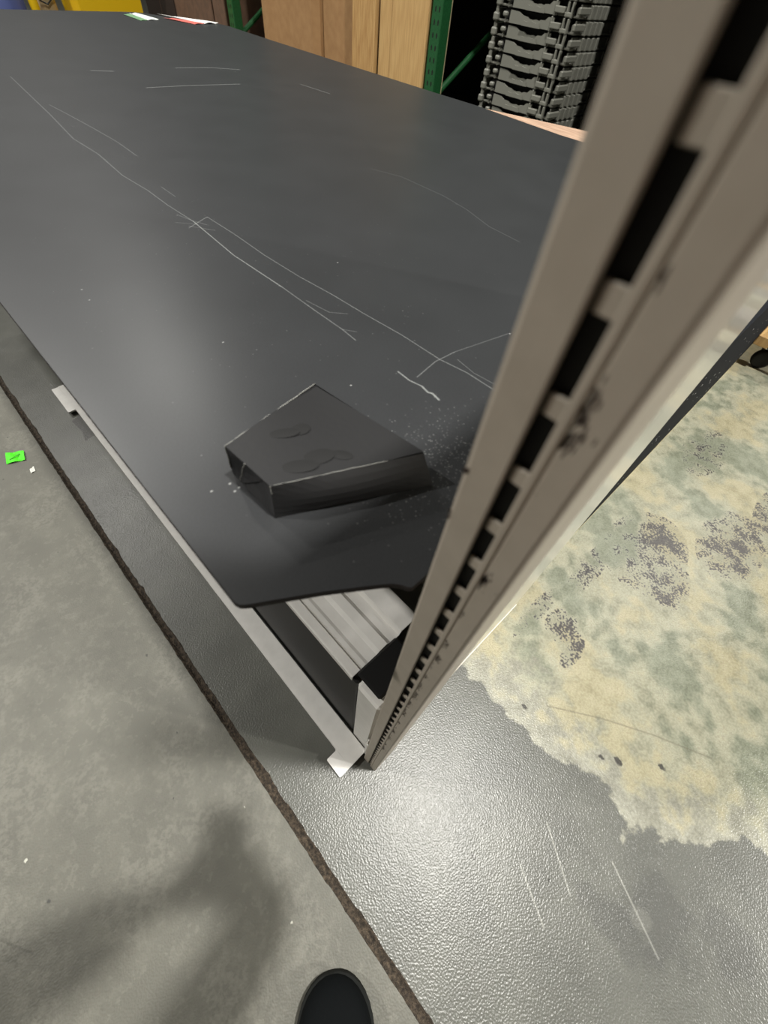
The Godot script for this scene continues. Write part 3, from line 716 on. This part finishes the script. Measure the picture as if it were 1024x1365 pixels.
func rack_goods() -> void:
	# tall cardboard: a wrap-around sheet with a rounded fold and a recessed half
	var t := thing("cardboard_box", "tall tan cardboard box with a rounded fold, left of the wood sheets", "box")
	var st := ST(true)
	var X := Transform3D(Basis(Vector3(1, 0, 0), Vector3(0, 0, -1), Vector3(0, 1, 0)), Vector3.ZERO)
	var pr := PackedVector2Array()
	for p in [[3.5, 4.40], [2.98, 4.40], [2.88, 4.375], [2.83, 4.33], [2.815, 4.26], [2.835, 4.17], [2.845, 4.0], [2.845, 3.72], [2.875, 3.66], [2.905, 3.655], [2.905, 3.63], [2.905, 3.235], [3.5, 3.235]]: pr.append(Vector2(p[0], p[1]))
	st = ST(); extr(st, pr, 0.13, 1.25, X); obj("body", st, M.card, t)
	st = ST(); box(st, Vector3(2.897, 0.69, -3.445), Vector3(0.012, 1.10, 0.40), 0.004); obj("flap", st, M.card, t)
	pallet(Vector3(3.2, 0, -3.86), 1.10, "wooden pallet under the tall cardboard box")
	# wood sheets on edge
	for q in [[-3.108, 0.222, M.wood, "narrow wooden board with rough grain standing beside the cardboard box", 2.80], [-2.905, 0.125, M.wood_pale, "narrow wooden board standing just right of the rough board's dark gap", 2.815], [-2.69, 0.30, M.wood_pale, "wide pale plywood sheet standing next to the green rack post", 2.80]]:
		var w := thing("wood_board", q[3], "board", Vector3(q[4], 0, q[0] - 0.004), "wood boards standing in the rack")
		st = ST(); box(st, Vector3(0.018, 0.62, 0), Vector3(0.036, 1.24, q[1]), 0.003); obj("plank", st, q[2], w)
		st = ST(); box(st, Vector3(0.018, 0.62, q[1] / 2 - 0.004), Vector3(0.0365, 1.236, 0.01), 0.002); obj("edge", st, M.wood_pale, w)
	# grey trays
	var ordinal := ["lowest visible", "second visible", "third visible", "fourth visible", "fifth visible", "sixth visible", "seventh visible", "eighth visible", "ninth visible"]
	var proto := thing("plastic_tray", "grey plastic tray low in the stack, hidden below the table edge", "tray", Vector3(2.8, 0, -1.57), "stacked grey plastic trays")
	make_tray(proto)
	for k in 20:
		var o: Node3D = proto if k == 0 else proto.duplicate()
		if k > 0:
			o.name = numbered("plastic_tray"); add_child(o)
		if k >= 8: o.set_meta("label", "%s grey plastic tray up from the table edge in the tall stack" % ordinal[k - 8] if k < 17 else "grey plastic tray near the top of the tall stack, above the picture")
		o.position = Vector3(2.8 + 0.003 * sin(k * 2.1), 0.06 + k * 0.0515, -1.57 + 0.003 * sin(k * 1.3))
	# slab that the trays stand on, and the pale edge seen over the table
	t = thing("skid", "low dark skid under the grey tray stack", "skid")
	st = ST(); box(st, Vector3(3.1, 0.029, -1.82), Vector3(0.8, 0.055, 0.6), 0.004); obj("deck", st, M.black_plastic, t)
	t = thing("pale_plank", "pale wooden plank on blocks just beyond the right table edge below the tray stack", "plank")
	st = ST()
	var d := Vector3(0.092, 0, 0.296).normalized(); var b := Basis(Vector3(d.z, 0, -d.x), Vector3.UP, d)
	box(st, Vector3(1.422, 0.691, -0.888), Vector3(0.14, 0.018, 0.60), 0.002, b); obj("plank", st, M.pallet_wood, t)
	for s in [-0.25, 0.25]:
		st = ST(); box(st, Vector3(1.43, 0.341, -0.885) + d * s, Vector3(0.09, 0.682, 0.09), 0.004, b); obj("block", st, M.pallet_wood, t)
	# black wrapped load
	t = thing("wrapped_load", "tall pallet load wrapped in black film, right of the grey tray stack", "pallet load", Vector3(3.35, 0, -0.75))
	st = ST(true)
	var rows := []
	var f := noise(55, 2.2, 3)
	for j in 25:
		var ring := []
		var y := 0.14 + j * 0.05
		for k in 48:
			var a := TAU * k / 48.0
			var c := cos(a); var s := sin(a)
			var r := pow(pow(absf(c) / 0.45, 8.0) + pow(absf(s) / 0.72, 8.0), -1.0 / 8.0)
			r += 0.018 * f.get_noise_3d(c * 2.0, y * 3.0, s * 2.0)
			ring.append(Vector3(c * r, y, s * r))
		rows.append(ring)
	for j in 24:
		for k in 48:
			var k2 := (k + 1) % 48
			quad(st, rows[j][k2], rows[j][k], rows[j + 1][k], rows[j + 1][k2])
	for k in 48: tri(st, Vector3(0, 1.345, 0), rows[24][(k + 1) % 48], rows[24][k])
	obj("film", st, M.black_wrap, t)
	for k in 5:
		st = ST(); box(st, Vector3(0, 0.125, -0.56 + k * 0.28), Vector3(0.9, 0.02, 0.14), 0.002); obj("plank", st, M.pallet_wood, t)
	for x in [-0.38, 0.0, 0.38]:
		st = ST(); box(st, Vector3(x, 0.058, 0), Vector3(0.09, 0.114, 1.26), 0.003); obj("stringer", st, M.pallet_wood, t)

func pallet(at: Vector3, len_: float, label: String) -> void:
	var t := thing("pallet", label, "pallet", at)
	var st: SurfaceTool
	for k in 5:
		st = ST(); box(st, Vector3(0, 0.119, lerpf(-len_ / 2 + 0.07, len_ / 2 - 0.07, k / 4.0)), Vector3(0.8, 0.022, 0.13), 0.002); obj("plank", st, M.pallet_wood, t)
	for x in [-0.35, 0.0, 0.35]:
		st = ST(); box(st, Vector3(x, 0.054, 0), Vector3(0.09, 0.108, len_), 0.003); obj("stringer", st, M.pallet_wood, t)

func make_tray(t: Node3D) -> void:   # local: front face at x 0, right corner at z 0, runs to z -0.5
	var p := 0.0515
	var st := ST()
	box(st, Vector3(0.2, 0.006, -0.25), Vector3(0.38, 0.008, 0.48), 0.002)
	box(st, Vector3(0.385, 0.024, -0.25), Vector3(0.012, 0.044, 0.48), 0.002)
	box(st, Vector3(0.2, 0.024, -0.492), Vector3(0.38, 0.044, 0.010), 0.002)
	box(st, Vector3(0.2, 0.024, -0.02), Vector3(0.36, 0.044, 0.010), 0.002)
	obj("body", st, M.grey_plastic, t)
	# front bar with a wavy hand hole: dark behind, pale sloped lip in front
	st = ST()
	var lip := PackedVector2Array([Vector2(-0.395, 0.003), Vector2(-0.13, 0.003), Vector2(-0.13, 0.046), Vector2(-0.165, 0.044), Vector2(-0.180, 0.032), Vector2(-0.205, 0.031), Vector2(-0.215, 0.026), Vector2(-0.235, 0.029), Vector2(-0.255, 0.026), Vector2(-0.275, 0.027), Vector2(-0.290, 0.033), Vector2(-0.32, 0.035), Vector2(-0.345, 0.044), Vector2(-0.395, 0.046)])
	extr(st, lip, -0.004, 0.006, Transform3D(Basis(Vector3(0, 0, 1), Vector3(0, 1, 0), Vector3(1, 0, 0)), Vector3.ZERO))
	extr(st, PackedVector2Array([Vector2(-0.31, 0.002), Vector2(-0.20, 0.002), Vector2(-0.205, 0.020), Vector2(-0.225, 0.017), Vector2(-0.25, 0.021), Vector2(-0.28, 0.017), Vector2(-0.30, 0.019)]), -0.012, -0.004, Transform3D(Basis(Vector3(0, 0, 1), Vector3(0, 1, 0), Vector3(1, 0, 0)), Vector3.ZERO))
	obj("front_rim", st, M.grey_plastic, t)
	st = ST(); box(st, Vector3(0.03, 0.024, -0.25), Vector3(0.004, 0.05, 0.40), 0.001); obj("recess", st, M.slot_dark, t)
	# left corner: chain of links; right: blocks and ribs
	st = ST()
	box(st, Vector3(0.0, 0.016, -0.484), Vector3(0.026, 0.030, 0.030), 0.006); box(st, Vector3(0.003, 0.040, -0.484), Vector3(0.016, 0.024, 0.016), 0.004)
	box(st, Vector3(-0.002, 0.030, -0.425), Vector3(0.022, 0.018, 0.026), 0.005); box(st, Vector3(0.004, 0.010, -0.425), Vector3(0.010, 0.020, 0.010), 0.003)
	box(st, Vector3(-0.004, 0.022, -0.115), Vector3(0.022, 0.022, 0.055), 0.003)
	for z in [-0.142, -0.075, -0.05]: box(st, Vector3(0.0, 0.025, z), Vector3(0.018, 0.050, 0.009), 0.002)
	box(st, Vector3(0.0, 0.010, -0.065), Vector3(0.02, 0.016, 0.04), 0.003)
	box(st, Vector3(0.006, 0.020, -0.008), Vector3(0.040, 0.034, 0.022), 0.004)
	box(st, Vector3(0.010, 0.028, 0.008), Vector3(0.10, 0.024, 0.014), 0.004)
	for k in 4: box(st, Vector3(0.08 + k * 0.05, 0.024, 0.0), Vector3(0.022, 0.046, 0.028), 0.003)
	meta(obj("corner_blocks", st, M.grey_plastic, t), "", "", "", "stuff")

func far_goods() -> void:
	# dull brown cartons in the rack's far bay, seen over the far corner of the table
	var t := carton("carton", "dull brown carton with a purple print, left of the far green rack post", Vector3(3.1, 0.45, -5.50), Vector3(0.5, 0.62, 0.68), M.card_dull)
	var st := ST(); box(st, Vector3(-0.2510, 0.655, 0.0), Vector3(0.001, 0.03, 0.42), 0.0003); obj("print", st, mat(Color(0.22, 0.14, 0.26), 0.8), t)
	carton("carton", "narrow brown carton wedged against the far green rack post", Vector3(3.1, 0.45, -5.03), Vector3(0.5, 0.62, 0.20), M.card_dull)
	carton("carton", "dark carton standing right of the yellow tote", Vector3(3.12, 0.45, -6.20), Vector3(0.5, 0.62, 0.62), mat(Color(0.17, 0.12, 0.08), 0.9))
	t = thing("platform", "low plywood platform under the dull brown cartons", "platform")
	st = ST(); box(st, Vector3(3.15, 0.07, -5.7), Vector3(0.8, 0.137, 1.7), 0.004); obj("deck", st, M.card_dull, t)
	carton("carton", "pale brown carton in the shade between far green post and tall cardboard box", Vector3(3.25, 0.45, -4.58), Vector3(0.4, 0.9, 0.18), M.card_dull)
	# along the far end
	t = thing("yellow_tote", "bright yellow plastic tote beyond the far end of the table", "tote", Vector3(2.315, 0, -6.2))
	st = ST()
	extr(st, PackedVector2Array([Vector2(-0.265, 0.0), Vector2(0.265, 0.0), Vector2(0.290, 0.72), Vector2(-0.290, 0.72)]), -0.22, 0.2); obj("body", st, M.yellow, t)
	st = ST(); box(st, Vector3(0, 0.72, -0.01), Vector3(0.61, 0.035, 0.46), 0.008); obj("rim", st, M.yellow, t)
	t = thing("bollard", "thin yellow steel bollard left of the yellow tote", "bollard", Vector3(1.70, 0, -6.1))
	st = ST(true); lathe(st, [Vector2(0.0, 0.0), Vector2(0.036, 0.0), Vector2(0.036, 0.88), Vector2(0.028, 0.905), Vector2(0.0, 0.915)], 24, Transform3D.IDENTITY); obj("pipe", st, M.yellow, t)
	st = ST(); box(st, Vector3(0, 0.005, 0), Vector3(0.14, 0.01, 0.14), 0.002); obj("foot_plate", st, M.yellow, t)
	t = thing("blue_bag", "slumped blue grey bag at the top left beyond the table", "bag", Vector3(1.435, 0, -6.2))
	st = ST(true); blob(st, Vector3(0.21, 0.36, 0.2), 0.36, 61); obj("sack", st, M.blue, t)
	st = ST(); box(st, Vector3(0, 0.40, 0.20), Vector3(0.36, 0.03, 0.02), 0.006); meta(obj("strap", st, M.black_plastic, t), "black strap")
	for q in [[1.83, "lumpy tan sack standing right of the yellow bollard", Color(0.66, 0.58, 0.44), 62], [1.945, "pale grey sack squeezed between tan sack and yellow tote", Color(0.58, 0.57, 0.54), 63]]:
		t = thing("sack", q[1], "sack", Vector3(q[0], 0, -6.22 if q[3] == 62 else -6.50))
		st = ST(true); blob(st, Vector3(0.078 if q[3] == 62 else 0.05, 0.34, 0.10), 0.34, q[3]); obj("body", st, mat(q[2], 0.9), t)
		st = ST(true); tube(st, [Vector3(-0.07, 0.47, 0.105), Vector3(-0.02, 0.45, 0.125), Vector3(0.04, 0.49, 0.120), Vector3(0.07, 0.52, 0.09)], 0.006, 8); obj("tie", st, M.black_plastic, t)

func blob(st: SurfaceTool, r: Vector3, cy: float, seed_: int) -> void:
	var f := noise(seed_, 3.0, 3)
	var rows := []
	for j in 21:
		var ring := []
		var th := PI * j / 20.0
		for k in 32:
			var a := TAU * k / 32.0
			var s := pow(absf(sin(th)), 0.5)
			var d := Vector3(s * cos(a), -signf(cos(th)) * pow(absf(cos(th)), 0.7), s * sin(a))
			var g := 1.0 + 0.10 * f.get_noise_3d(d.x, d.y * 1.5, d.z)
			var p := d * r * g + Vector3(0, cy, 0)
			p.y = maxf(p.y, 0.0)
			ring.append(p)
		rows.append(ring)
	for j in 20:
		for k in 32:
			var k2 := (k + 1) % 32
			quad(st, rows[j][k2], rows[j][k], rows[j + 1][k], rows[j + 1][k2])

func dolly() -> void:
	var t := thing("dolly", "wooden dolly with grey carpeted ends on black casters, at the right edge", "dolly", Vector3(2.3, 0, 0))
	var st: SurfaceTool
	var carpet := mat(Color(0.42, 0.40, 0.38), 0.95)
	for x in [0.05, 0.66]:
		st = ST(); box(st, Vector3(x, 0.150, 0.22), Vector3(0.11, 0.050, 0.44), 0.012); meta(obj("end_plank", st, carpet, t), "grey carpet covered end")
	for z in [-0.012, 0.452]:
		st = ST(); box(st, Vector3(0.345, 0.122, z), Vector3(0.72, 0.040, 0.055), 0.003); obj("side_plank", st, M.wood_pale, t)
	for x in [0.05, 0.66]:
		st = ST(); box(st, Vector3(x, 0.1125, 0.22), Vector3(0.09, 0.022, 0.42), 0.002); obj("cross_plank", st, M.wood_pale, t)
	for q in [[0.05, 0.030], [0.05, 0.41], [0.64, 0.030], [0.64, 0.41]]:
		st = ST(true)
		var c := Vector3(q[0], 0.040, q[1])
		lathe(st, [Vector2(0.0, -0.014), Vector2(0.030, -0.014), Vector2(0.039, -0.009), Vector2(0.040, 0.0), Vector2(0.039, 0.009), Vector2(0.030, 0.014), Vector2(0.0, 0.014)], 28, Transform3D(Basis(Vector3(0.35, 0, 0.94).normalized(), 1.5708), c)); var w := obj("caster", st, M.tyre, t)
		st = ST()
		var b := Basis(Vector3.UP, 0.36)
		for s in [-1.0, 1.0]: box(st, c + b * Vector3(0.012, 0.026, s * 0.019), Vector3(0.030, 0.062, 0.003), 0.001, b)
		box(st, c + Vector3(0, 0.057, 0), Vector3(0.06, 0.005, 0.05), 0.001, b); obj("fork", st, M.zinc, w)
		st = ST(true); tube(st, [c + b * Vector3(0, 0, -0.026), c + b * Vector3(0, 0, 0.026)], 0.007, 10); obj("axle_bolt", st, M.steel, w)

# ---------------------------------------------------------------- the person who holds the phone
func nets(st: SurfaceTool, bones: Array, cell: float, k: float) -> void:
	var lo := Vector3.ONE * 1e9; var hi := -lo
	for b in bones:
		for e in [[b[0], b[2]], [b[1], b[3]]]:
			lo = lo.min((e[0] as Vector3) - Vector3.ONE * e[1]); hi = hi.max((e[0] as Vector3) + Vector3.ONE * e[1])
	lo -= Vector3.ONE * cell * 3; hi += Vector3.ONE * cell * 3
	var nx := int((hi.x - lo.x) / cell) + 2; var ny := int((hi.y - lo.y) / cell) + 2; var nz := int((hi.z - lo.z) / cell) + 2
	var f := PackedFloat32Array(); f.resize(nx * ny * nz); f.fill(9.0)
	for b in bones:
		var a: Vector3 = b[0]; var c: Vector3 = b[1]; var ra: float = b[2]; var rb: float = b[3]
		var ab := c - a; var L := maxf(ab.length_squared(), 1e-9)
		var m := maxf(ra, rb) + k + cell * 2
		var l := ((a.min(c) - Vector3.ONE * m - lo) / cell).floor(); var h := ((a.max(c) + Vector3.ONE * m - lo) / cell).ceil()
		for y in range(maxi(0, int(l.y)), mini(ny, int(h.y) + 1)):
			for z in range(maxi(0, int(l.z)), mini(nz, int(h.z) + 1)):
				var o := (y * nz + z) * nx
				for x in range(maxi(0, int(l.x)), mini(nx, int(h.x) + 1)):
					var p := lo + Vector3(x, y, z) * cell - a
					var t := clampf(p.dot(ab) / L, 0.0, 1.0)
					var d := (p - ab * t).length() - lerpf(ra, rb, t)
					var g := f[o + x]
					var hh := maxf(k - absf(d - g), 0.0) / k
					f[o + x] = minf(d, g) - hh * hh * k * 0.25
	var id := {}
	var step := [0, 1, nx, nx + 1, nx * nz, nx * nz + 1, nx * nz + nx, nx * nz + nx + 1]
	for y in ny - 1:
		for z in nz - 1:
			var o := (y * nz + z) * nx
			for x in nx - 1:
				var i := o + x
				var v0 := f[i] < 0.0
				var mixed := false
				for s in step:
					if (f[i + s] < 0.0) != v0: mixed = true; break
				if not mixed: continue
				var sum := Vector3.ZERO; var n := 0
				for q in [[0, 1], [2, 3], [4, 5], [6, 7], [0, 2], [1, 3], [4, 6], [5, 7], [0, 4], [1, 5], [2, 6], [3, 7]]:
					var a := f[i + step[q[0]]]; var b := f[i + step[q[1]]]
					if (a < 0.0) == (b < 0.0): continue
					var pa := Vector3(q[0] & 1, q[0] >> 2, (q[0] >> 1) & 1); var pb := Vector3(q[1] & 1, q[1] >> 2, (q[1] >> 1) & 1)
					sum += pa.lerp(pb, a / (a - b)); n += 1
				id[i] = lo + (Vector3(x, y, z) + sum / n) * cell
	for i in id:
		var inside := f[i] < 0.0
		for q in [[1, nx, nx * nz], [nx, nx * nz, 1], [nx * nz, 1, nx]]:
			if (f[i + q[0]] < 0.0) == inside: continue
			if not (id.has(i - q[1]) and id.has(i - q[2]) and id.has(i - q[1] - q[2])): continue
			var a: Vector3 = id[i]; var b: Vector3 = id[i - q[1]]; var c: Vector3 = id[i - q[1] - q[2]]; var d: Vector3 = id[i - q[2]]
			var nn := (b - a).cross(c - a)
			var axis := Vector3(1 if q[0] == 1 else 0, 1 if q[0] == nx * nz else 0, 1 if q[0] == nx else 0) * (1.0 if inside else -1.0)
			if nn.dot(axis) > 0: quad(st, a, b, c, d)
			else: quad(st, d, c, b, a)

func shoe(parent: Node3D, toe: Vector3, fwd: Vector3) -> void:
	var side := Vector3(-fwd.z, 0, fwd.x)
	var rows := []
	var L := 0.29
	for k in 25:
		var s := 0.5 - 0.5 * cos(PI * k / 24.0)                    # 0 at the heel, 1 at the toe tip
		var w := 0.0 if k == 0 or k == 24 else (0.036 + 0.020 * smoothstep(0.2, 0.68, s)) * (sqrt(maxf(0.0, 1.0 - pow(maxf(0.0, (s - 0.74) / 0.26), 2.2))) if s > 0.5 else sqrt(maxf(0.0, 1.0 - pow(maxf(0.0, (0.16 - s) / 0.16), 2.2))))
		var hgt := lerpf(0.098, 0.054, smoothstep(0.30, 0.80, s)) * (0.40 + 0.60 * sqrt(maxf(0.0, 1.0 - pow(maxf(0.0, (s - 0.80) / 0.20), 2.0))))
		rows.append([s, maxf(w, 0.001), hgt])
	var st := ST(true); var so := ST(true)
	var up := []; var sole := []
	for r in rows:
		var c: Vector3 = toe - fwd * L * (1.0 - r[0])
		c.y = 0.0
		var ring := []
		for q in 17:
			var a := PI * q / 16.0
			var ca := cos(a); var sa := pow(sin(a), 0.62)
			ring.append(c + side * (ca * r[1]) + Vector3(0, 0.020 + (r[2] - 0.020) * sa, 0))
		up.append(ring)
		var w: float = r[1] + 0.0035
		sole.append([c + side * w + Vector3(0, 0.024, 0), c + side * w + Vector3(0, 0.0004, 0), c - side * w + Vector3(0, 0.0004, 0), c - side * w + Vector3(0, 0.024, 0)])
	for k in 24:
		for q in 16: quad(st, up[k][q], up[k + 1][q], up[k + 1][q + 1], up[k][q + 1])
		for q in 3: quad(so, sole[k][q], sole[k][q + 1], sole[k + 1][q + 1], sole[k + 1][q])
		quad(so, sole[k][3], sole[k][0], sole[k + 1][0], sole[k + 1][3])
	quad(so, sole[24][0], sole[24][1], sole[24][2], sole[24][3]); quad(so, sole[0][3], sole[0][2], sole[0][1], sole[0][0])
	var o := obj("shoe", st, bumpy(mat(Color(0.030, 0.040, 0.046), 0.85, 0.0, 0.25), 0.05, 0.02, 10.0), parent); meta(o, "black shoe with a thin rubber sole")
	obj("sole", so, mat(Color(0.12, 0.125, 0.12), 0.8, 0.0, 0.3), o)

func person() -> void:
	var t := thing("person", "person in dark clothes and black shoes standing at the picture's bottom edge, holding a phone", "person")
	var F := Vector3(0.58, 0, -0.815); var R := Vector3(0.815, 0, 0.58)
	var toeL := Vector3(-0.147, 0, 0.142); var toeR := Vector3(-0.075, 0, 0.49)
	shoe(t, toeL, F); shoe(t, toeR, (F + R * 0.25).normalized())
	var ankL := toeL - F * 0.22 + Vector3(0, 0.10, 0); var ankR := toeR - F * 0.21 + Vector3(0, 0.10, 0)
	var hipL := Vector3(-0.36, 0.90, 0.40); var hipR := Vector3(-0.22, 0.90, 0.50)
	var kneeL := (ankL + hipL) / 2 + F * 0.03; var kneeR := (ankR + hipR) / 2 + F * 0.03
	var pelvis := (hipL + hipR) / 2 + Vector3(0, 0.06, 0)
	var chest := Vector3(-0.38, 1.24, 0.32); var neck := Vector3(-0.36, 1.40, 0.28); var head := Vector3(-0.33, 1.555, 0.24)
	var shL := Vector3(-0.49, 1.33, 0.16); var shR := Vector3(-0.24, 1.33, 0.42)
	var elL := Vector3(-0.40, 1.07, -0.045); var elR := Vector3(-0.22, 1.06, 0.20)
	var wrL := Vector3(-0.15, 0.975, 0.01); var wrR := Vector3(-0.01, 0.945, 0.13)
	var body := [[hipL, kneeL, 0.075, 0.052], [hipR, kneeR, 0.075, 0.052], [kneeL, ankL, 0.052, 0.036], [kneeR, ankR, 0.052, 0.036], [hipL, hipR, 0.095, 0.095], [pelvis, chest, 0.115, 0.125], [chest - R * 0.07, chest + R * 0.07, 0.115, 0.115], [shL + R * 0.03, shR - R * 0.03, 0.06, 0.06], [chest, neck, 0.09, 0.055], [neck, head, 0.052, 0.055],
		[shL, elL, 0.050, 0.038], [elL, wrL, 0.038, 0.026], [shR, elR, 0.050, 0.038], [elR, wrR, 0.038, 0.026], [ankL, ankL + F * 0.13 - Vector3(0, 0.055, 0), 0.034, 0.028], [ankR, ankR + F * 0.13 - Vector3(0, 0.055, 0), 0.034, 0.028]]
	var skin := mat(Color(0.72, 0.52, 0.42), 0.55); skin.subsurf_scatter_enabled = true; skin.subsurf_scatter_strength = 0.1
	var st := ST(true); nets(st, body, 0.016, 0.05)
	# head with a face, looking down at the phone
	var look := (Vector3(-0.03, 0.92, 0.06) - head).normalized(); var hu := (Vector3.UP - look * look.y).normalized(); var hr := look.cross(hu)
	var H := func(x: float, y: float, z: float) -> Vector3: return head + hr * x + hu * y + look * z
	nets(st, [[H.call(0, 0.025, -0.015), H.call(0, 0.03, 0.02), 0.085, 0.078], [H.call(0, -0.03, 0.02), H.call(0, -0.085, 0.055), 0.062, 0.030], [H.call(0, 0.015, 0.088), H.call(0, -0.022, 0.108), 0.008, 0.013], [H.call(-0.045, 0.028, 0.075), H.call(0.045, 0.028, 0.075), 0.014, 0.014], [H.call(-0.018, -0.052, 0.082), H.call(0.018, -0.052, 0.082), 0.008, 0.008], [H.call(-0.082, 0.015, -0.01), H.call(-0.086, -0.025, -0.005), 0.014, 0.009], [H.call(0.082, 0.015, -0.01), H.call(0.086, -0.025, -0.005), 0.014, 0.009]], 0.006, 0.018)
	# hands around the phone's lower edges
	var cr := Vector3(0.72286, 0.07636, 0.68676); var dn := Vector3(-0.52439, -0.58661, 0.61717); var nf := Vector3(0.44999, -0.80626, -0.384)
	var o := Vector3(0, 0.97, 0)
	for s in [-1.0, 1.0]:
		var wr: Vector3 = wrL if s < 0 else wrR
		var Q := func(a: float, b: float, c: float) -> Vector3: return o + cr * (s * a) + dn * b + nf * c
		var hand := [[wr, Q.call(0.050, 0.098, -0.010), 0.024, 0.020], [Q.call(0.050, 0.075, -0.006), Q.call(0.050, 0.118, -0.006), 0.013, 0.013]]
		for k in 4:
			var b: float = 0.072 + k * 0.0185
			var l: float = [0.9, 1.0, 0.95, 0.75][k]
			hand.append([Q.call(0.050, b, 0.000), Q.call(0.040, b - 0.002, 0.014), 0.0088, 0.0084])
			hand.append([Q.call(0.040, b - 0.002, 0.014), Q.call(0.040 - 0.026 * l, b - 0.004, 0.0125), 0.0084, 0.0078])
			hand.append([Q.call(0.040 - 0.026 * l, b - 0.004, 0.0125), Q.call(0.040 - 0.044 * l, b - 0.006, 0.0105), 0.0078, 0.0070])
		hand.append([Q.call(0.054, 0.110, -0.014), Q.call(0.042, 0.092, -0.024), 0.0115, 0.0100]); hand.append([Q.call(0.042, 0.092, -0.024), Q.call(0.018, 0.072, -0.0235), 0.0100, 0.0085])
		nets(st, hand, 0.004, 0.005)
	obj("body", st, skin, t)
	st = ST(true)
	nets(st, [[hipL, kneeL, 0.090, 0.068], [hipR, kneeR, 0.090, 0.068], [kneeL, ankL + Vector3(0, 0.01, 0), 0.068, 0.056], [kneeR, ankR + Vector3(0, 0.01, 0), 0.068, 0.056], [hipL, hipR, 0.108, 0.108]], 0.016, 0.04); obj("trousers", st, mat(Color(0.10, 0.11, 0.15), 0.85), t)
	st = ST(true)
	nets(st, [[pelvis, chest, 0.132, 0.140], [chest - R * 0.07, chest + R * 0.07, 0.128, 0.128], [shL + R * 0.03, shR - R * 0.03, 0.073, 0.073], [shL, elL, 0.066, 0.058], [elL, elL.lerp(wrL, 0.85), 0.058, 0.046], [shR, elR, 0.066, 0.058], [elR, elR.lerp(wrR, 0.85), 0.058, 0.046], [chest, neck - Vector3(0, 0.035, 0), 0.10, 0.062]], 0.016, 0.045); obj("jacket", st, mat(Color(0.07, 0.07, 0.08), 0.85), t)
	st = ST(true)
	nets(st, [[H.call(0, 0.045, -0.03), H.call(0, 0.058, 0.012), 0.084, 0.074], [H.call(0, 0.0, -0.055), H.call(0, -0.03, -0.05), 0.062, 0.048]], 0.008, 0.02); obj("hair", st, mat(Color(0.06, 0.045, 0.035), 0.7), t)
	for s in [-1.0, 1.0]:
		st = ST(true)
		nets(st, [[H.call(s * 0.031, 0.008, 0.084), H.call(s * 0.031, 0.0081, 0.084), 0.011, 0.011]], 0.003, 0.002); obj("eye", st, mat(Color(0.75, 0.73, 0.70), 0.2), t)
	# phone
	var ph := thing("phone", "dark smartphone held over the floor in both hands", "phone", o)
	var b := Basis(cr, -dn, -nf)
	st = ST(); box(st, dn * 0.058 - nf * 0.0085, Vector3(0.071, 0.147, 0.008), 0.003, b); obj("case", st, M.black_plastic, ph)
	st = ST(); box(st, dn * 0.058 - nf * 0.0128, Vector3(0.066, 0.141, 0.0008), 0.0003, b); obj("screen", st, mat(Color(0.03, 0.03, 0.035), 0.1), ph)
